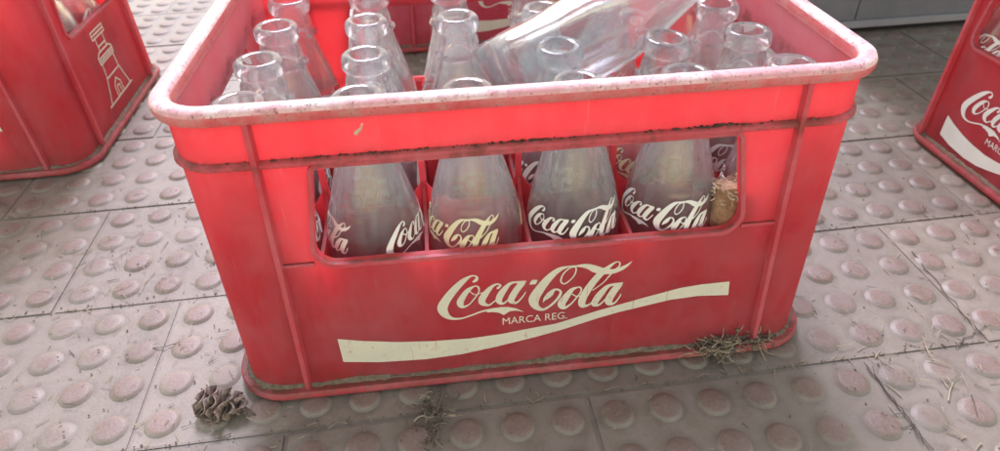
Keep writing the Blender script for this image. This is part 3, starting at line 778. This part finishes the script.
o = tag(link_mesh('dark_litter', bmd, M['straw_dark']), 'dark broken twigs and needles strewn over the floor', 'plant litter', None, 'stuff')
def crack_twig(u0, v0, u1, v1, n, r):
    pts = [(u0 + (u1 - u0) * i / n + rnd.uniform(-.05, .05), v0 + (v1 - v0) * i / n + rnd.uniform(-.04, .04), .035) for i in range(n + 1)]
    tube(bmd, pts, r, 5, .6)
    for p in pts[1:-1]:
        if rnd.random() < .5: wisp(bmd, p, rnd.uniform(.12, .4), r * .6, rnd, 1., True, .03)
bmd = bmesh.new()
crack_twig(.02, -.25, .10, -2.3, 16, .016); crack_twig(3.25, 2.9, 3.0, .1, 14, .012); crack_twig(2.2, -.1, 3.6, .5, 8, .012); crack_twig(-.6, 2.1, -.2, 1.2, 6, .012); crack_twig(-15.8, 2.4, -14.4, 2.7, 9, .012)
tag(link_mesh('dry_stem', bmd, M['straw_dark']), 'long dark broken stems lying along the tile joints right of the crate', 'plant litter', None, 'stuff')
bm = bmesh.new()
for _ in range(3200):
    x, y = rnd.uniform(-24, 10), rnd.uniform(-3.5, 12)
    lx, ly = cc * (x + 6.898) + ss * (y - 4.546), -ss * (x + 6.898) + cc * (y - 4.546)
    if abs(lx) < 6.15 and abs(ly) < 4.05: continue
    if (x < -19.1 and y > 10.2) or (x > 7.0 and y < 8.8): continue
    r = rnd.choice((.008, .011, .014, .018, .026)); z = .008
    if rnd.random() < .45: y = 4.148 * round(y / 4.148) - .03 + rnd.gauss(0, .05)
    if math.hypot((x % 1) - .5, ((y - GAP * math.floor(y / 4.148)) % 1) - .5) < .36: z = .08
    bmesh.ops.create_icosphere(bm, subdivisions=1, radius=r, matrix=Matrix.Translation((x, y, z + r * .6)) @ Matrix.Diagonal((1, rnd.uniform(.5, 1.2), .6, 1)))
tag(link_mesh('soil_crumbs', bm, M['soil']), 'soil crumbs lying on the studded floor and in its joints', 'soil crumbs', None, 'stuff')

# brown crumbling lump inside the opening
def lump():
    root = empty('cork_lump', (-3.12, 1.12, 3.2)); tag(root, 'crumbling brown cork-like lump wedged at the right end of the crate opening', 'lump')
    bm = bmesh.new(); rnd = random.Random(2); N = 28
    L = []
    for i in range(15):
        z = i / 14 * .88; r = .28
        ring = []
        for k in range(N):
            th = 2 * PI * k / N
            q = r * (1 + .06 * math.sin(3 * th + z * 2) + rnd.uniform(-.04, .04))
            ring.append(bm.verts.new((q * 1.12 * math.cos(th), q * .9 * math.sin(th), z + (rnd.uniform(-.05, .12) if i == 14 else 0))))
        L.append(ring)
    for a, b in zip(L, L[1:]):
        for k in range(N): bm.faces.new((a[k], a[(k + 1) % N], b[(k + 1) % N], b[k]))
    bm.faces.new(L[0][::-1]); bm.faces.new(L[-1])
    link_mesh('body', bm, M['clay'], root)
    bm = bmesh.new()
    for _ in range(120):
        th = rnd.uniform(0, 2 * PI); rr = .31 * math.sqrt(rnd.random())
        wisp(bm, (rr * math.cos(th), rr * math.sin(th), (.84 + rnd.uniform(-.25, .1))), rnd.uniform(.08, .2), rnd.uniform(.012, .028), rnd, 2, False, .4)
    tag(link_mesh('frayed_top', bm, M['leaf'], root), kind='stuff')
lump()
# a tiny curled leaf stuck on the rim front
bm = bmesh.new(); tube(bm, [(0, 0, 0), (.04, -.03, .05), (.1, -.06, .11), (.13, -.08, .2)], .035, 6, .35)
o = link_mesh('leaf_curl', bm, M['leaf']); tag(o, 'tiny curled dry leaf stuck under the front rim of the centre crate', 'leaf')
o.location = Vector((-9.78, .58, 6.18)) * S

# ------------------------------------------------------------------ light, world, camera
SUN_EL, SUN_AZ = math.radians(47), math.radians(-2)      # azimuth from +Y (away from camera), towards +X
w = bpy.data.worlds.new('World'); sc.world = w; w.use_nodes = True
nt = w.node_tree; bg = nt.nodes['Background']
sky = nt.nodes.new('ShaderNodeTexSky'); sky.sky_type = 'NISHITA'; sky.sun_disc = False
sky.sun_elevation = SUN_EL; sky.sun_rotation = SUN_AZ; sky.dust_density = .6; sky.air_density = 1.0; sky.ozone_density = 1.0
tint = nt.nodes.new('ShaderNodeMix'); tint.data_type = 'RGBA'; tint.blend_type = 'MULTIPLY'; tint.inputs[0].default_value = 1
tint.inputs[7].default_value = (1.0, .75, .48, 1)
nt.links.new(sky.outputs[0], tint.inputs[6]); nt.links.new(tint.outputs[2], bg.inputs['Color']); bg.inputs['Strength'].default_value = .15
sl = bpy.data.lights.new('sun', 'SUN'); sl.energy = 1.3; sl.angle = math.radians(23); sl.color = (.72, .74, 1)
so = bpy.data.objects.new('sun', sl); col.objects.link(so)
sd = Vector((math.sin(SUN_AZ) * math.cos(SUN_EL), math.cos(SUN_AZ) * math.cos(SUN_EL), math.sin(SUN_EL)))
so.rotation_euler = sd.to_track_quat('Z', 'Y').to_euler(); so.location = sd * 3

f, ya, pi_, ro = 652.01138, .122259, .62220338, -.0243796
C = Vector((-8.63773920, -8.26122081, 11.2024832))
F_ = Vector((math.sin(ya) * math.cos(pi_), math.cos(ya) * math.cos(pi_), -math.sin(pi_)))
Rt = Vector((math.cos(ya), -math.sin(ya), 0)); Uv = Rt.cross(F_)
r_ = math.cos(ro) * Rt + math.sin(ro) * Uv; u_ = -math.sin(ro) * Rt + math.cos(ro) * Uv
cam = bpy.data.cameras.new('camera'); co = bpy.data.objects.new('camera', cam); col.objects.link(co)
co.matrix_world = Matrix(((r_.x, u_.x, -F_.x, C.x * S), (r_.y, u_.y, -F_.y, C.y * S), (r_.z, u_.z, -F_.z, C.z * S), (0, 0, 0, 1)))
cam.sensor_width = 36; cam.lens = f / 1000 * 36; cam.shift_x = -.0021; cam.shift_y = -.0333
cam.clip_start = .01; cam.clip_end = 100
cam.dof.use_dof = True; cam.dof.focus_distance = 12.6 * S; cam.dof.aperture_fstop = 11
sc.camera = co
sc.view_settings.view_transform = 'Standard'; sc.view_settings.look = 'None'; sc.view_settings.exposure = 2.15; sc.view_settings.gamma = 1
sc.render.engine = 'CYCLES'
sc.cycles.max_bounces = 14; sc.cycles.transmission_bounces = 14; sc.cycles.transparent_max_bounces = 16; sc.cycles.diffuse_bounces = 5; sc.cycles.glossy_bounces = 5
sc.cycles.use_denoising = True
sc.cycles.sample_clamp_indirect = 6
bpy.context.view_layer.update()
